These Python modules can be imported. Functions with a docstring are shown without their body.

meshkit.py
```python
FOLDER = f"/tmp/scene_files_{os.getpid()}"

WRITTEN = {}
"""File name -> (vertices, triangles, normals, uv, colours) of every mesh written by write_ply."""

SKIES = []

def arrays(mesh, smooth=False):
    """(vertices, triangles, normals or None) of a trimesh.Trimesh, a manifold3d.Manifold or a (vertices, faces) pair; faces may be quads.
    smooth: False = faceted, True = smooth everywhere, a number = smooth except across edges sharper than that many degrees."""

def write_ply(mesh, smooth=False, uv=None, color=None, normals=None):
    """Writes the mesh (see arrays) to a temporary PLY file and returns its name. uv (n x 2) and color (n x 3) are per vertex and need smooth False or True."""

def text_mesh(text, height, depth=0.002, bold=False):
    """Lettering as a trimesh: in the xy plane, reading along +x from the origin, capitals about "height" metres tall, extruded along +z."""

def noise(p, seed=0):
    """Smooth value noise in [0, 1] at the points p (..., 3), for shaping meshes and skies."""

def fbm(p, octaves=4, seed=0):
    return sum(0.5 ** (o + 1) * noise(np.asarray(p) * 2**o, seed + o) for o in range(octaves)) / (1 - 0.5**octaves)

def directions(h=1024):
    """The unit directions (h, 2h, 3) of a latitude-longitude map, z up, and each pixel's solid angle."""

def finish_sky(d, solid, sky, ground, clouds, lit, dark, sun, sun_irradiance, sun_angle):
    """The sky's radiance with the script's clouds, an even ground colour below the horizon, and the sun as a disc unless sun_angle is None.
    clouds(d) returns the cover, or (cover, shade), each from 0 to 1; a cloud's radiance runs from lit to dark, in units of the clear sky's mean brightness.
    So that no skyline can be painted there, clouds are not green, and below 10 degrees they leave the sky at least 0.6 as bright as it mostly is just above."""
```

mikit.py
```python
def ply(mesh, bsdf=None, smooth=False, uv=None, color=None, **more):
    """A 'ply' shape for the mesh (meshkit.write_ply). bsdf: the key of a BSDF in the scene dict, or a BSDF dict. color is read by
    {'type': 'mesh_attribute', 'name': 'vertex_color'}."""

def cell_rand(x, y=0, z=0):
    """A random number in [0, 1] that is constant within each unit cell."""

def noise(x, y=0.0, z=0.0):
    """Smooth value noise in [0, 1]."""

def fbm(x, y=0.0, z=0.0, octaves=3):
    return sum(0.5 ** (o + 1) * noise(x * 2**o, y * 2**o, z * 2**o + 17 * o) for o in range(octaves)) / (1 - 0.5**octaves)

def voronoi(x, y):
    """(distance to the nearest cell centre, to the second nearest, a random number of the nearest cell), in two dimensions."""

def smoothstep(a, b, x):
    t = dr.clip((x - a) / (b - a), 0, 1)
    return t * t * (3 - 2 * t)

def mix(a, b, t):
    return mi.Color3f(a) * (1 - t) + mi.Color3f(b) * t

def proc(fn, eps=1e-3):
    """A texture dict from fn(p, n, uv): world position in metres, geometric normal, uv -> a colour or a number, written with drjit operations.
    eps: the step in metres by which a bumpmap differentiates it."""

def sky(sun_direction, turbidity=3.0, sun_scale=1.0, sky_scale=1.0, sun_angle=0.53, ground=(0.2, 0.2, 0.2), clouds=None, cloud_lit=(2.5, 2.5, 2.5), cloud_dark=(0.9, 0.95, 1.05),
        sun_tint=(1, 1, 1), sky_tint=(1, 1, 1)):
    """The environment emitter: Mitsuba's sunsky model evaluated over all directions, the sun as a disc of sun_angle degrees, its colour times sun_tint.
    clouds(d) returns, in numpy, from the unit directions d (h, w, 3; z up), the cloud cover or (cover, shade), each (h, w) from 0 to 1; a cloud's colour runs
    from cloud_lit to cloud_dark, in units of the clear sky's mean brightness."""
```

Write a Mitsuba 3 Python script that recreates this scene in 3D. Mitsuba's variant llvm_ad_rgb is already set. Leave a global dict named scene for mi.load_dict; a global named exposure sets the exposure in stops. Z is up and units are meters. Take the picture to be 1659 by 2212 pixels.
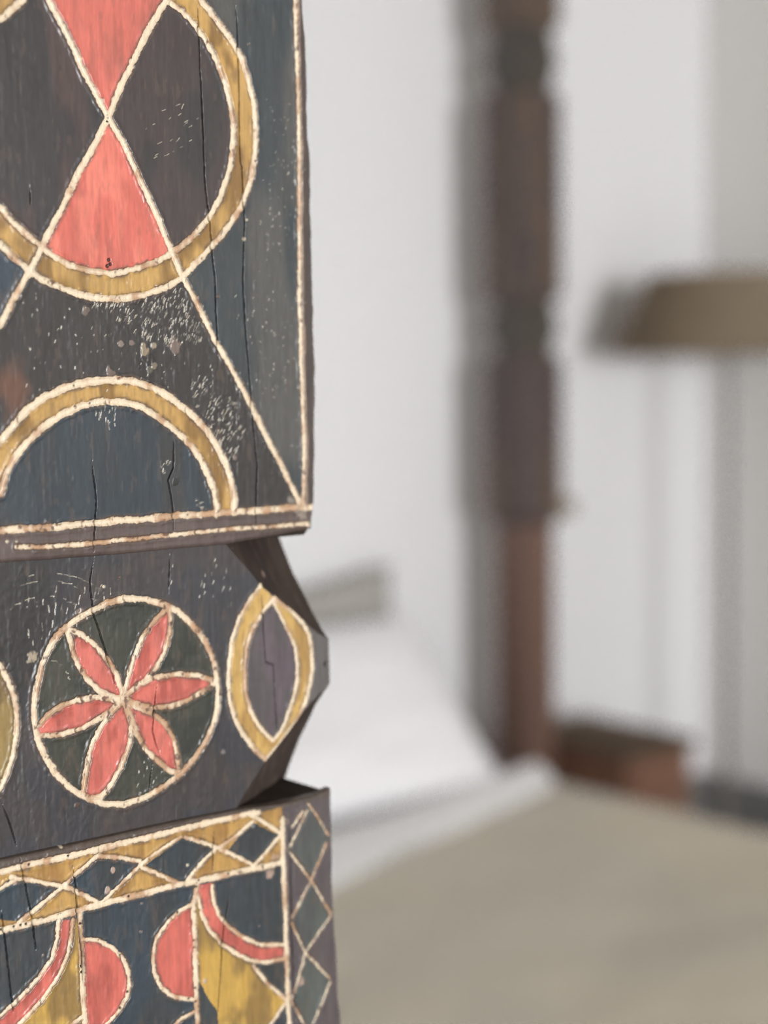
import math, json, numpy as np, trimesh, manifold3d, shapely, mitsuba as mi, mikit, meshkit
from mikit import proc, fbm, noise, smoothstep
from scipy import ndimage
from scipy.spatial import cKDTree
from shapely.geometry import Polygon

T = mi.ScalarTransform4f
scene, labels = {}, {}

# ------------------------------------------------------------------ camera, light, exposure
YAW, PITCH, ROLL, CAM_Z = math.radians(40), math.radians(4.6), -0.013, 1.33
FOCAL = 3340 / 1659
_f = np.array([math.sin(YAW) * math.cos(PITCH), math.cos(YAW) * math.cos(PITCH), -math.sin(PITCH)])
_r = np.array([math.cos(YAW), -math.sin(YAW), 0.0])
_u = np.cross(_r, _f)
_u = _u * math.cos(ROLL) - _r * math.sin(ROLL)
scene['camera'] = {
    'type': 'thinlens', 'fov': math.degrees(2 * math.atan(0.5 / FOCAL)), 'fov_axis': 'x',
    'aperture_radius': 0.0053, 'focus_distance': 0.452, 'near_clip': 0.02, 'far_clip': 50.0,
    'to_world': T().look_at(origin=[0, 0, CAM_Z], target=list(np.array([0, 0, CAM_Z]) + _f), up=list(_u)),
}
exposure = 0.17
WINDOW_RADIANCE = 54.0
WALL_BACK, WALL_RIGHT, WALL_FRONT, WALL_LEFT, CEIL = 2.39, 3.03, -6.0, -2.6, 2.75
WIN_X0, WIN_X1, WIN_Z0, WIN_Z1 = -1.0, 0.6, 0.6, 2.3


def lin(*c):
    c = np.array(c, float) / 255.0
    return np.where(c < 0.04045, c / 12.92, ((c + 0.055) / 1.055) ** 2.4)


# ------------------------------------------------------------------ helpers
def mix(a, b, t):
    return mikit.mix(*[c if isinstance(c, mi.Color3f) else [float(x) for x in c] for c in (a, b)], t)


def numbered(key):
    if key not in USED:
        USED.add(key)
        return key
    n = 1
    while f'{key}_{n:03d}' in USED:
        n += 1
    USED.add(f'{key}_{n:03d}')
    return f'{key}_{n:03d}'


USED = set()


def obj(name, mesh, bsdf, parent=None, smooth=30, **more):
    key = numbered((parent + '__' if parent else '') + name)
    scene[key] = mikit.ply(mesh, bsdf, smooth, **more)
    return key


def thing(name, label, cat, group=None):
    key = numbered(name)
    labels[key] = {'label': label, 'category': cat}
    if group:
        labels[key]['group'] = group
    return key


def tag(key, label, cat):
    labels[key] = {'label': label, 'category': cat}
    return key


def struct(name, mesh, bsdf, smooth=False):
    key = obj(name, mesh, bsdf, None, smooth)
    labels[key] = {'kind': 'structure'}
    return key


def box(x0, x1, y0, y1, z0, z1, bevel=0.0):
    if bevel <= 0:
        b = trimesh.creation.box((x1 - x0, y1 - y0, z1 - z0))
        b.apply_translation(((x0 + x1) / 2, (y0 + y1) / 2, (z0 + z1) / 2))
        return b
    pts = []
    for sx, x in ((1, x0), (-1, x1)):
        for sy, y in ((1, y0), (-1, y1)):
            for sz, z in ((1, z0), (-1, z1)):
                pts += [(x, y + sy * bevel, z + sz * bevel), (x + sx * bevel, y, z + sz * bevel), (x + sx * bevel, y + sy * bevel, z)]
    return trimesh.convex.convex_hull(np.array(pts))


def square_lathe(profile, cx, cy, chamfer=0.12):
    """A square post whose half width follows profile [(z, half width)]; the corners are chamfered."""
    rings = []
    for z, h in profile:
        c = h * chamfer
        rings.append([(cx + a, cy + b, z) for a, b in ((h - c, -h), (h, -h + c), (h, h - c), (h - c, h), (-h + c, h), (-h, h - c), (-h, -h + c), (-h + c, -h))])
    v = np.array(rings).reshape(-1, 3)
    n, f = 8, []
    for k in range(len(profile) - 1):
        for i in range(n):
            j = (i + 1) % n
            a, b, c, d = k * n + i, k * n + j, (k + 1) * n + j, (k + 1) * n + i
            f += [(a, b, c), (a, c, d)]
    for k, flip in ((0, True), (len(profile) - 1, False)):
        for i in range(1, n - 1):
            t = (k * n, k * n + i, k * n + i + 1)
            f.append(t[::-1] if flip else t)
    return trimesh.Trimesh(v, np.array(f), process=False)


def lathe(profile, cx, cy, sections=48):
    m = trimesh.creation.revolve(np.array(profile, float), sections=sections)
    m.apply_translation((cx, cy, 0))
    return m


# ------------------------------------------------------------------ materials
def principled(color, rough, **more):
    c = color if isinstance(color, dict) else {'type': 'rgb', 'value': [float(x) for x in color]}
    return {'type': 'twosided', 'b': {'type': 'principled', 'base_color': c, 'roughness': rough, **more}}


def diffuse(color):
    c = color if isinstance(color, dict) else {'type': 'rgb', 'value': [float(x) for x in color]}
    return {'type': 'twosided', 'b': {'type': 'diffuse', 'reflectance': c}}


scene['m_paint'] = principled({'type': 'mesh_attribute', 'name': 'vertex_color'}, 0.34, specular=0.55)
scene['m_facet'] = principled({'type': 'mesh_attribute', 'name': 'vertex_color'}, 0.85, specular=0.1)


def plaster_fn(p, n, uv):
    return mix((0.80, 0.802, 0.815), (0.765, 0.767, 0.785), fbm(p.x * 1.3 + p.y * 1.3, p.z * 0.5, 0.0))


scene['m_plaster'] = diffuse(proc(plaster_fn))
scene['m_ceiling'] = diffuse((0.60, 0.58, 0.55))
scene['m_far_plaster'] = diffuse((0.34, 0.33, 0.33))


def shaded_side_fn(p, n, uv):
    return plaster_fn(p, n, uv) * mi.Color3f(0.97, 0.96, 0.92)  # plaster colour dimmed for the wall turned away from the window


scene['m_shaded_plaster'] = diffuse(proc(shaded_side_fn))
scene['m_shade_strip'] = principled((0.15, 0.15, 0.145), 0.7)  # dark grey standing in for shade low on the walls


def floor_fn(p, n, uv):
    g = fbm(p.x * 18, p.y * 1.5, 0.0)
    return mix((0.16, 0.13, 0.10), (0.24, 0.20, 0.16), g)


scene['m_floor'] = principled(proc(floor_fn), 0.4)

# ------------------------------------------------------------------ the room
t = 0.12
struct('floor', box(WALL_LEFT - t, WALL_RIGHT + t, WALL_FRONT - t, WALL_BACK + t, -0.1, 0.0), 'm_floor')
struct('ceiling', box(WALL_LEFT - t, WALL_RIGHT + t, WALL_FRONT - t, WALL_BACK + t, CEIL, CEIL + 0.1), 'm_ceiling')
struct('wall_back', box(WALL_LEFT - t, WALL_RIGHT + t, WALL_BACK, WALL_BACK + t, 0, CEIL), 'm_plaster')
struct('wall_right', box(WALL_RIGHT, WALL_RIGHT + t, WALL_FRONT, WALL_BACK, 0, CEIL), 'm_shaded_plaster')
struct('shade_strip_back', box(WALL_LEFT, WALL_RIGHT - .018, WALL_BACK - .018, WALL_BACK, 0, .37, .004), 'm_shade_strip')  # dark strip added for the shade between table and corner
struct('shade_strip_right', box(WALL_RIGHT - .018, WALL_RIGHT, WALL_FRONT, WALL_BACK, 0, .37, .004), 'm_shade_strip')  # dark strip added where the foot of this wall lies in shade
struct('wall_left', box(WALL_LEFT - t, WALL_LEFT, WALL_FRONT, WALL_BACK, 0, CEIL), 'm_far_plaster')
Mf = manifold3d.Manifold
wf = Mf.cube((WALL_RIGHT - WALL_LEFT + 2 * t, t, CEIL)).translate((WALL_LEFT - t, WALL_FRONT - t, 0))
wf -= Mf.cube((WIN_X1 - WIN_X0, 3 * t, WIN_Z1 - WIN_Z0)).translate((WIN_X0, WALL_FRONT - 2 * t, WIN_Z0))
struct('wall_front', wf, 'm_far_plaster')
scene['m_frame'] = principled((0.75, 0.74, 0.70), 0.4)
fr = Mf.cube((WIN_X1 - WIN_X0, 0.06, WIN_Z1 - WIN_Z0)).translate((WIN_X0, WALL_FRONT - 0.08, WIN_Z0))
nx = 3
gw = (WIN_X1 - WIN_X0 - 0.05) / nx
for i in range(nx):
    for j in range(2):
        hz = (WIN_Z1 - WIN_Z0 - 0.05) / 2
        fr -= Mf.cube((gw - 0.04, 0.2, hz - 0.04)).translate((WIN_X0 + 0.045 + i * gw, WALL_FRONT - 0.15, WIN_Z0 + 0.045 + j * hz))
wk = thing('window_1', 'x', 'window')
labels[wk] = {'kind': 'structure'}
obj('frame', fr, 'm_frame', wk, False)
pane = trimesh.Trimesh([(WIN_X0, 0, WIN_Z0), (WIN_X1, 0, WIN_Z0), (WIN_X1, 0, WIN_Z1), (WIN_X0, 0, WIN_Z1)], [(0, 2, 1), (0, 3, 2)], process=False)
pane.apply_translation((0, WALL_FRONT - 0.085, 0))
pk = obj('pane', pane, 'm_ceiling', wk, False)
scene[pk]['emitter'] = {'type': 'area', 'radiance': {'type': 'rgb', 'value': [WINDOW_RADIANCE * c for c in (0.985, 0.99, 1.0)]}}

# ------------------------------------------------------------------ the carved and painted post in front
D = json.loads('''{"U":{"line_a":[[-181,1087],[-126,998],[-68,891],[-7,794],[48,712],[100,615],[153,517],[197,423],[235,341],[280,275],[348,152],[407,65],[474,-44],[534,-149],[603,-262],[660,-364]],"line_b":[[203,1143],[155,1071],[96,970],[46,881],[2,789],[-40,715],[-96,629],[-152,526],[-205,438],[-264,337],[-319,252],[-359,183]],"ring_outer":[[327,1161],[380,1112],[432,1060],[469,1010],[493,944],[512,878],[517,803],[512,721],[494,639],[458,560],[403,489],[325,416],[234,335],[176,303],[104,281],[7,266],[-69,269],[-120,278],[-165,293],[-230,315],[-273,343],[-315,373],[-351,406]],"ring_inner":[[209,1139],[255,1121],[298,1091],[334,1054],[370,1004],[399,946],[420,886],[433,820],[431,746],[421,682],[398,625],[374,573],[334,515],[281,464],[208,411],[149,379],[72,354],[-4,339],[-78,345],[-144,360],[-196,386],[-239,416],[-276,440],[-318,477],[-348,509]],"ring_top":[[-330,1013],[-294,1045],[-260,1075]],"edge":[[678,1213],[679,1087],[683,960],[683,768],[682,575],[677,409],[676,278],[677,91],[683,-75],[683,-239],[676,-371]],"base1":[[-379,-382],[-253,-385],[-122,-382],[-20,-379],[84,-381],[193,-378],[304,-379],[419,-379],[537,-378],[650,-380],[714,-382]],"base2":[[-331,-432],[-255,-438],[-170,-439],[-56,-438],[83,-436],[227,-434],[379,-431],[536,-432],[692,-435]],"arch_outer":[[-371,-139],[-331,-94],[-286,-49],[-228,-12],[-161,13],[-88,27],[-14,32],[54,29],[118,13],[188,-22],[252,-66],[311,-123],[355,-181],[384,-240],[402,-298],[408,-344],[403,-381]],"arch_inner":[[-376,-281],[-356,-231],[-329,-186],[-289,-142],[-236,-97],[-177,-63],[-111,-41],[-43,-31],[26,-34],[80,-47],[136,-76],[200,-120],[250,-165],[287,-210],[314,-262],[333,-314],[342,-359],[339,-384]],"right_edge":[[711,1218],[723,1028],[726,836],[730,643],[729,353],[731,254],[735,91],[736,-41],[728,-241],[721,-374],[712,-448]],"bottom_edge":[[-383,-474],[-191,-478],[12,-480],[190,-479],[378,-480],[575,-466],[708,-453]]},"M":{"circle":[[20,-614],[90,-621],[154,-643],[205,-671],[256,-718],[300,-773],[328,-828],[342,-883],[347,-934],[344,-987],[327,-1037],[299,-1085],[260,-1129],[205,-1172],[146,-1201],[72,-1225],[1,-1229],[-69,-1216],[-123,-1189],[-169,-1157],[-221,-1099],[-255,-1039],[-276,-987],[-283,-937],[-282,-891],[-274,-844],[-256,-786],[-234,-742],[-201,-697],[-153,-666],[-85,-638],[-36,-621],[20,-614]],"p1":[[10,-908],[30,-842],[49,-794],[79,-736],[116,-696],[161,-663],[174,-657],[178,-690],[174,-734],[157,-789],[127,-835],[83,-867],[10,-908]],"p2":[[10,-908],[68,-878],[126,-864],[199,-864],[274,-877],[342,-907],[287,-933],[227,-951],[167,-961],[109,-956],[52,-935],[10,-908]],"p3":[[17,-921],[66,-950],[108,-972],[151,-1010],[179,-1059],[192,-1112],[200,-1165],[169,-1163],[119,-1119],[77,-1074],[50,-1020],[37,-968],[17,-921]],"p4":[[10,-920],[36,-992],[27,-1047],[-3,-1111],[-39,-1161],[-75,-1192],[-116,-1190],[-136,-1181],[-128,-1139],[-116,-1086],[-97,-1028],[-61,-978],[-18,-935],[10,-920]],"p5":[[3,-919],[-31,-908],[-86,-894],[-140,-893],[-194,-903],[-241,-926],[-278,-960],[-273,-982],[-197,-987],[-130,-980],[-68,-958],[-25,-934],[3,-919]],"p6":[[10,-908],[-15,-830],[-48,-782],[-81,-742],[-121,-707],[-161,-684],[-168,-695],[-158,-720],[-153,-757],[-137,-796],[-112,-835],[-72,-878],[-18,-907],[10,-908]],"lens_outer_l":[[515,-620],[473,-662],[432,-717],[403,-779],[390,-849],[386,-914],[390,-974],[408,-1036],[435,-1086],[477,-1139],[521,-1181]],"lens_outer_r":[[569,-665],[642,-719],[683,-761],[707,-801],[716,-849],[715,-904],[705,-964],[686,-1016],[659,-1060],[617,-1104],[558,-1156],[521,-1181]],"lens_inner_l":[[561,-671],[520,-707],[482,-755],[457,-818],[448,-883],[450,-949],[464,-1011],[491,-1061],[527,-1100],[554,-1125]],"lens_inner_r":[[561,-671],[596,-728],[624,-778],[648,-834],[656,-890],[654,-943],[636,-1002],[609,-1059],[584,-1102],[554,-1125]],"lens_left":[[-383,-762],[-359,-809],[-342,-858],[-335,-913],[-340,-971],[-354,-1028],[-375,-1078],[-396,-1116]],"facet_up":[[399,-493],[514,-617],[577,-667],[658,-734],[741,-798],[785,-822]],"facet_low":[[789,-968],[737,-1002],[668,-1051],[600,-1115],[525,-1181],[467,-1244],[409,-1317]],"xm":790},"L":{"top_edge":[[-412,-1308],[-137,-1310],[162,-1310],[436,-1317],[572,-1329],[714,-1326],[773,-1315]],"top":[[-413,-1343],[-278,-1342],[-138,-1343],[9,-1340],[161,-1340],[320,-1338],[427,-1340],[478,-1343]],"second":[[-419,-1510],[-284,-1514],[-143,-1508],[3,-1508],[156,-1509],[316,-1516],[440,-1519],[559,-1523]],"vert":[[571,-1382],[571,-1486],[573,-1630],[575,-1775],[577,-1921],[582,-2064]],"la":[[199,-1367],[286,-1406],[366,-1451],[453,-1507]],"lb":[[444,-1343],[502,-1379],[570,-1432]],"lc":[[-99,-1364],[-23,-1383],[37,-1407]],"ld":[[36,-1421],[111,-1468],[172,-1506]],"le":[[-378,-1366],[-280,-1403],[-212,-1431],[-142,-1475],[-100,-1505]],"lf":[[453,-1511],[509,-1473],[557,-1436]],"lg":[[452,-1369],[384,-1405],[310,-1428],[269,-1451],[195,-1511]],"lh":[[184,-1364],[113,-1388],[44,-1417],[-25,-1462],[-92,-1503]],"li":[[-102,-1360],[-161,-1393],[-212,-1424],[-289,-1465],[-359,-1502]],"lj":[[-368,-1377],[-415,-1392]],"v1":[[-165,-1522],[-166,-1594],[-165,-1692],[-163,-1792],[-160,-1855]],"m1o":[[-190,-1533],[-196,-1587],[-212,-1641],[-249,-1697],[-299,-1748],[-355,-1790],[-369,-1796]],"m1i":[[-237,-1525],[-240,-1576],[-260,-1629],[-303,-1676],[-367,-1723],[-428,-1757]],"m2":[[-157,-1599],[-110,-1614],[-60,-1650],[-28,-1688],[-11,-1732],[-7,-1774],[-19,-1817],[-48,-1850],[-89,-1878]],"v2":[[241,-1524],[225,-1586],[225,-1689],[225,-1793],[227,-1898],[229,-1965]],"m3":[[221,-1585],[177,-1592],[130,-1619],[90,-1657],[75,-1707],[79,-1762],[101,-1816],[139,-1850],[178,-1869],[219,-1883]],"m4u":[[295,-1540],[301,-1597],[320,-1643],[360,-1691],[409,-1734],[476,-1774],[572,-1797]],"m4l":[[243,-1556],[252,-1613],[279,-1675],[326,-1732],[375,-1775],[433,-1815],[492,-1836],[570,-1842]],"diag":[[445,-1836],[499,-1907],[571,-1981]],"diag2":[[566,-1994],[508,-2047]],"wedge":[[238,-1832],[265,-1887],[304,-1947]],"stub":[[216,-1923],[176,-1929],[148,-1945]],"stub2":[[-175,-1834],[-204,-1846]],"s0":[[677,-1352],[712,-1398],[756,-1469]],"s1":[[673,-1373],[636,-1427],[595,-1484]],"s2":[[655,-1373],[610,-1415]],"s3":[[595,-1491],[681,-1607],[760,-1735]],"s4":[[747,-1496],[681,-1607],[597,-1719]],"s5":[[597,-1729],[654,-1845],[751,-1955]],"s6":[[758,-1746],[695,-1804],[654,-1845],[630,-1905],[593,-1990]],"s7":[[593,-1990],[644,-2085]],"s8":[[755,-1968],[680,-2092]],"right_edge":[[773,-1310],[774,-1454],[772,-1675],[782,-1825],[789,-1976],[798,-2126]]},"KU":{"u1":[[315,1160],[315,1039],[318,919],[323,766],[323,644],[332,552],[342,491],[343,417],[353,340],[356,215],[361,77]],"u2":[[449,1179],[455,1058],[457,935],[455,809],[456,692],[461,681],[465,592],[467,498],[456,343],[461,217],[475,26],[484,-103],[497,-232],[490,-361],[488,-452]],"u3":[[-86,-196],[-76,-316],[-82,-388],[-90,-483]],"u4":[[193,-126],[190,-232],[170,-268],[183,-343],[184,-443]],"u5":[[-258,588],[-254,492]]},"KM":{"m1":[[-77,-481],[-92,-552],[-85,-644],[-54,-739],[-26,-834],[-14,-892]],"m2":[[181,-482],[173,-626]],"m3":[[518,-621],[522,-773],[528,-867],[558,-880],[562,-978],[571,-1131]],"m4":[[130,-867],[116,-948],[107,-1028],[120,-1075],[137,-1122]],"m5":[[-396,-1139],[-368,-1222],[-345,-1310]],"m6":[[104,-1117],[83,-1227]]},"KL":{"l1":[[-355,-1295],[-341,-1374],[-318,-1506],[-309,-1623]],"l2":[[-417,-1432],[-407,-1523],[-397,-1632],[-386,-1791]],"l3":[[-188,-1355],[-177,-1455],[-176,-1526],[-163,-1640],[-162,-1752]],"l4":[[363,-1569],[336,-1675],[326,-1749],[315,-1852],[303,-1986]],"l5":[[597,-1391],[599,-1564],[597,-1780],[610,-2072]],"l6":[[308,-1348],[295,-1526]]},"X":{"dots_u":[[464,462],[476,521],[494,1054],[-2,773],[362,284],[-359,-414],[-331,-416]],"knot":[[109,86]],"patches_u":[[-95,236],[17,137],[200,132],[-14,50],[58,140],[415,-209],[196,-276],[634,-376],[659,-398],[128,132]],"rust":[[-328,9]],"hatch1":[[176,297],[234,299],[326,152],[229,133],[101,156],[5,208],[-69,237],[-88,260],[104,265]],"hatch2":[[256,46],[315,39],[450,-63],[456,-128],[407,-222],[369,-201],[319,-99],[261,-29]],"hatch3":[[-97,-29],[-2,-37],[-5,-127],[-65,-89]],"hatch4":[[140,-193],[183,-213],[160,-255],[132,-229]],"hatch5":[[268,-323],[312,-357],[304,-369],[267,-355]],"hatch6":[[163,853],[307,844],[311,723],[186,664],[103,704],[120,801]],"dots_m":[[-47,-571],[4,-548],[355,-1129],[769,-904],[792,-838]],"patches_m":[[-126,-639],[-287,-753],[-148,-704],[418,-494],[563,-592],[4,-548],[-154,-1205],[359,-1133],[-355,-774]],"knob":[[420,-491]],"dots_l":[[206,-1455],[245,-1285],[158,-1296],[-218,-1310],[469,-1710],[40,-1537],[34,-1623]],"patches_l":[[-53,-1416],[-73,-1471],[516,-1546],[542,-1508],[262,-1536],[629,-1934],[639,-1878],[-375,-1379],[258,-1837],[452,-1377],[588,-1396],[-288,-1616]],"frame":[[-328,1065],[-383,-474],[-429,-1779]]},"P":{"diamond":[[[448,-1365],[560,-1435],[453,-1509],[358,-1438]],[[192,-1367],[306,-1423],[195,-1511],[55,-1423]],[[-99,-1364],[40,-1410],[-96,-1504],[-208,-1427]],[[-374,-1367],[-219,-1429],[-359,-1499],[-431,-1473],[-428,-1386]]],"lattice":[[[676,-1355],[760,-1484],[681,-1607],[593,-1487]],[[681,-1607],[764,-1740],[654,-1845],[595,-1722]],[[654,-1845],[756,-1960],[666,-2107],[591,-1990]]],"gold_l":[[-190,-1533],[-196,-1587],[-212,-1641],[-249,-1697],[-299,-1748],[-355,-1790],[-390,-1813],[-159,-1879],[-160,-1855],[-163,-1792],[-165,-1692],[-166,-1594],[-165,-1522]],"gold_r":[[234,-1554],[248,-1612],[279,-1675],[326,-1732],[375,-1775],[441,-1819],[445,-1836],[499,-1907],[571,-1981],[566,-1994],[499,-2066],[307,-2011],[304,-1947],[265,-1887],[238,-1832],[227,-1828]],"dark_tri":[[441,-1819],[492,-1836],[570,-1842],[571,-1981],[499,-1907],[445,-1836]],"wedge":[[231,-1829],[265,-1887],[304,-1947],[307,-2011],[226,-1988]],"red1":[[-190,-1533],[-196,-1587],[-212,-1641],[-249,-1697],[-299,-1748],[-355,-1790],[-390,-1819],[-456,-1800],[-455,-1766],[-428,-1757],[-367,-1723],[-303,-1676],[-260,-1629],[-240,-1576],[-237,-1522]],"red2":[[-166,-1597],[-110,-1614],[-60,-1650],[-28,-1688],[-11,-1732],[-7,-1774],[-19,-1817],[-48,-1850],[-97,-1896],[-161,-1878],[-163,-1792],[-165,-1692]],"red3":[[225,-1586],[177,-1592],[130,-1619],[90,-1657],[75,-1707],[79,-1762],[101,-1816],[139,-1850],[178,-1869],[225,-1885],[225,-1793],[225,-1689]],"red4":[[295,-1529],[301,-1597],[320,-1643],[360,-1691],[409,-1734],[476,-1774],[572,-1797],[570,-1842],[492,-1836],[433,-1815],[375,-1775],[326,-1732],[279,-1675],[252,-1613],[240,-1555],[241,-1526]]}}''')
YF, UC = 0.396, 0.231
PAINT = 0.55            # scales all post colours down to offset the strong window light
HALF = 0.0725          # half width of the upper block
scene['m_dark_wood'] = principled(proc(lambda p, n, uv: mix(lin(38, 33, 30), lin(62, 54, 49), fbm(p.x * 220, p.y * 220, p.z * 25))), 0.85, specular=0.1)
post = thing('carved_post', 'square dark wooden post carved and painted with circles, a rosette and lattice, close in front', 'post')
CREAM, CREAM2, BARE, BLACK = lin(250, 236, 208), lin(205, 172, 140), lin(132, 108, 92), lin(18, 15, 14)
GOLD, GOLD_P, RED, RED_D = lin(218, 174, 102), lin(196, 160, 88), lin(226, 102, 98), lin(176, 78, 74)
BLUE, DARK, BROWN, OLIVE = lin(60, 74, 86), lin(70, 66, 68), lin(98, 86, 82), lin(56, 60, 54)


_TABLE = np.random.default_rng(99).random((256, 256)).astype(np.float32)


def _value(a, b):
    ia, ib = np.floor(a), np.floor(b)
    s, r = a - ia, b - ib
    s, r = s * s * (3 - 2 * s), r * r * (3 - 2 * r)
    i0, j0 = ia.astype(np.int32) & 255, ib.astype(np.int32) & 255
    i1, j1 = (i0 + 1) & 255, (j0 + 1) & 255
    p, q = _TABLE[i0, j0], _TABLE[i0, j1]
    return (p + (_TABLE[i1, j0] - p) * s) * (1 - r) + (q + (_TABLE[i1, j1] - q) * s) * r


def N(x, y, sx, sy, seed, octaves=3):
    """Sum of value noise in [0, 1], with wavelengths from sx, sy (metres) down."""
    a, b = np.asarray(x, np.float32) / np.float32(sx), np.asarray(y, np.float32) / np.float32(sy)
    out = 0
    for o in range(octaves):
        out = out + 0.5 ** (o + 1) * _value(a * 2 ** o + np.float32(17.31 * (seed % 89) + 5.3 * o), b * 2 ** o + np.float32(9.77 * (seed % 97) + 3.1 * o))
    return (out / (1 - 0.5 ** octaves)).astype(float)


def step(a, b, x):
    s = np.clip((x - a) / (b - a), 0, 1)
    return s * s * (3 - 2 * s)


def blend(col, new, w):
    return col + (np.asarray(new) - col) * w[..., None]


def pts(a):
    return np.asarray(a, float) * 1e-4


def resample(p, d=1.5e-4):
    seg = np.linalg.norm(np.diff(p, axis=0), axis=1)
    s = np.r_[0, np.cumsum(seg)]
    q = np.linspace(0, s[-1], max(2, int(s[-1] / d)))
    return np.stack([np.interp(q, s, p[:, 0]), np.interp(q, s, p[:, 1])], 1)


def inside(poly, x, y):
    return shapely.contains_xy(Polygon(poly).buffer(0), x, y)


def axis(edges):
    """Grid coordinates from [(start, spacing), ..., (end, None)]."""
    out = []
    for (a, d), (b, _) in zip(edges[:-1], edges[1:]):
        out.append(np.linspace(a, b, max(2, int(round((b - a) / d)) + 1))[:-1])
    return np.r_[np.concatenate(out), edges[-1][0]]


def strokes(rng, poly, count, direction, length, spread=0.16):
    """Short scratches and painted varnish glints scattered in a polygon, as line samples."""
    poly = Polygon(poly).buffer(0)
    x0, y0, x1, y1 = poly.bounds
    found = []
    while len(found) < count:
        c = np.array([rng.uniform(x0, x1), rng.uniform(y0, y1)])
        if poly.contains(shapely.Point(c)):
            a = direction + rng.normal(0, spread)
            h = length * rng.uniform(0.3, 1.0) / 2
            d = np.array([math.cos(a), math.sin(a)]) * h
            k = np.array([-d[1], d[0]]) * rng.normal(0, 0.10)
            found.append(resample(np.array([c - d, c + k, c + d]), 1e-4))
    return found


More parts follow.
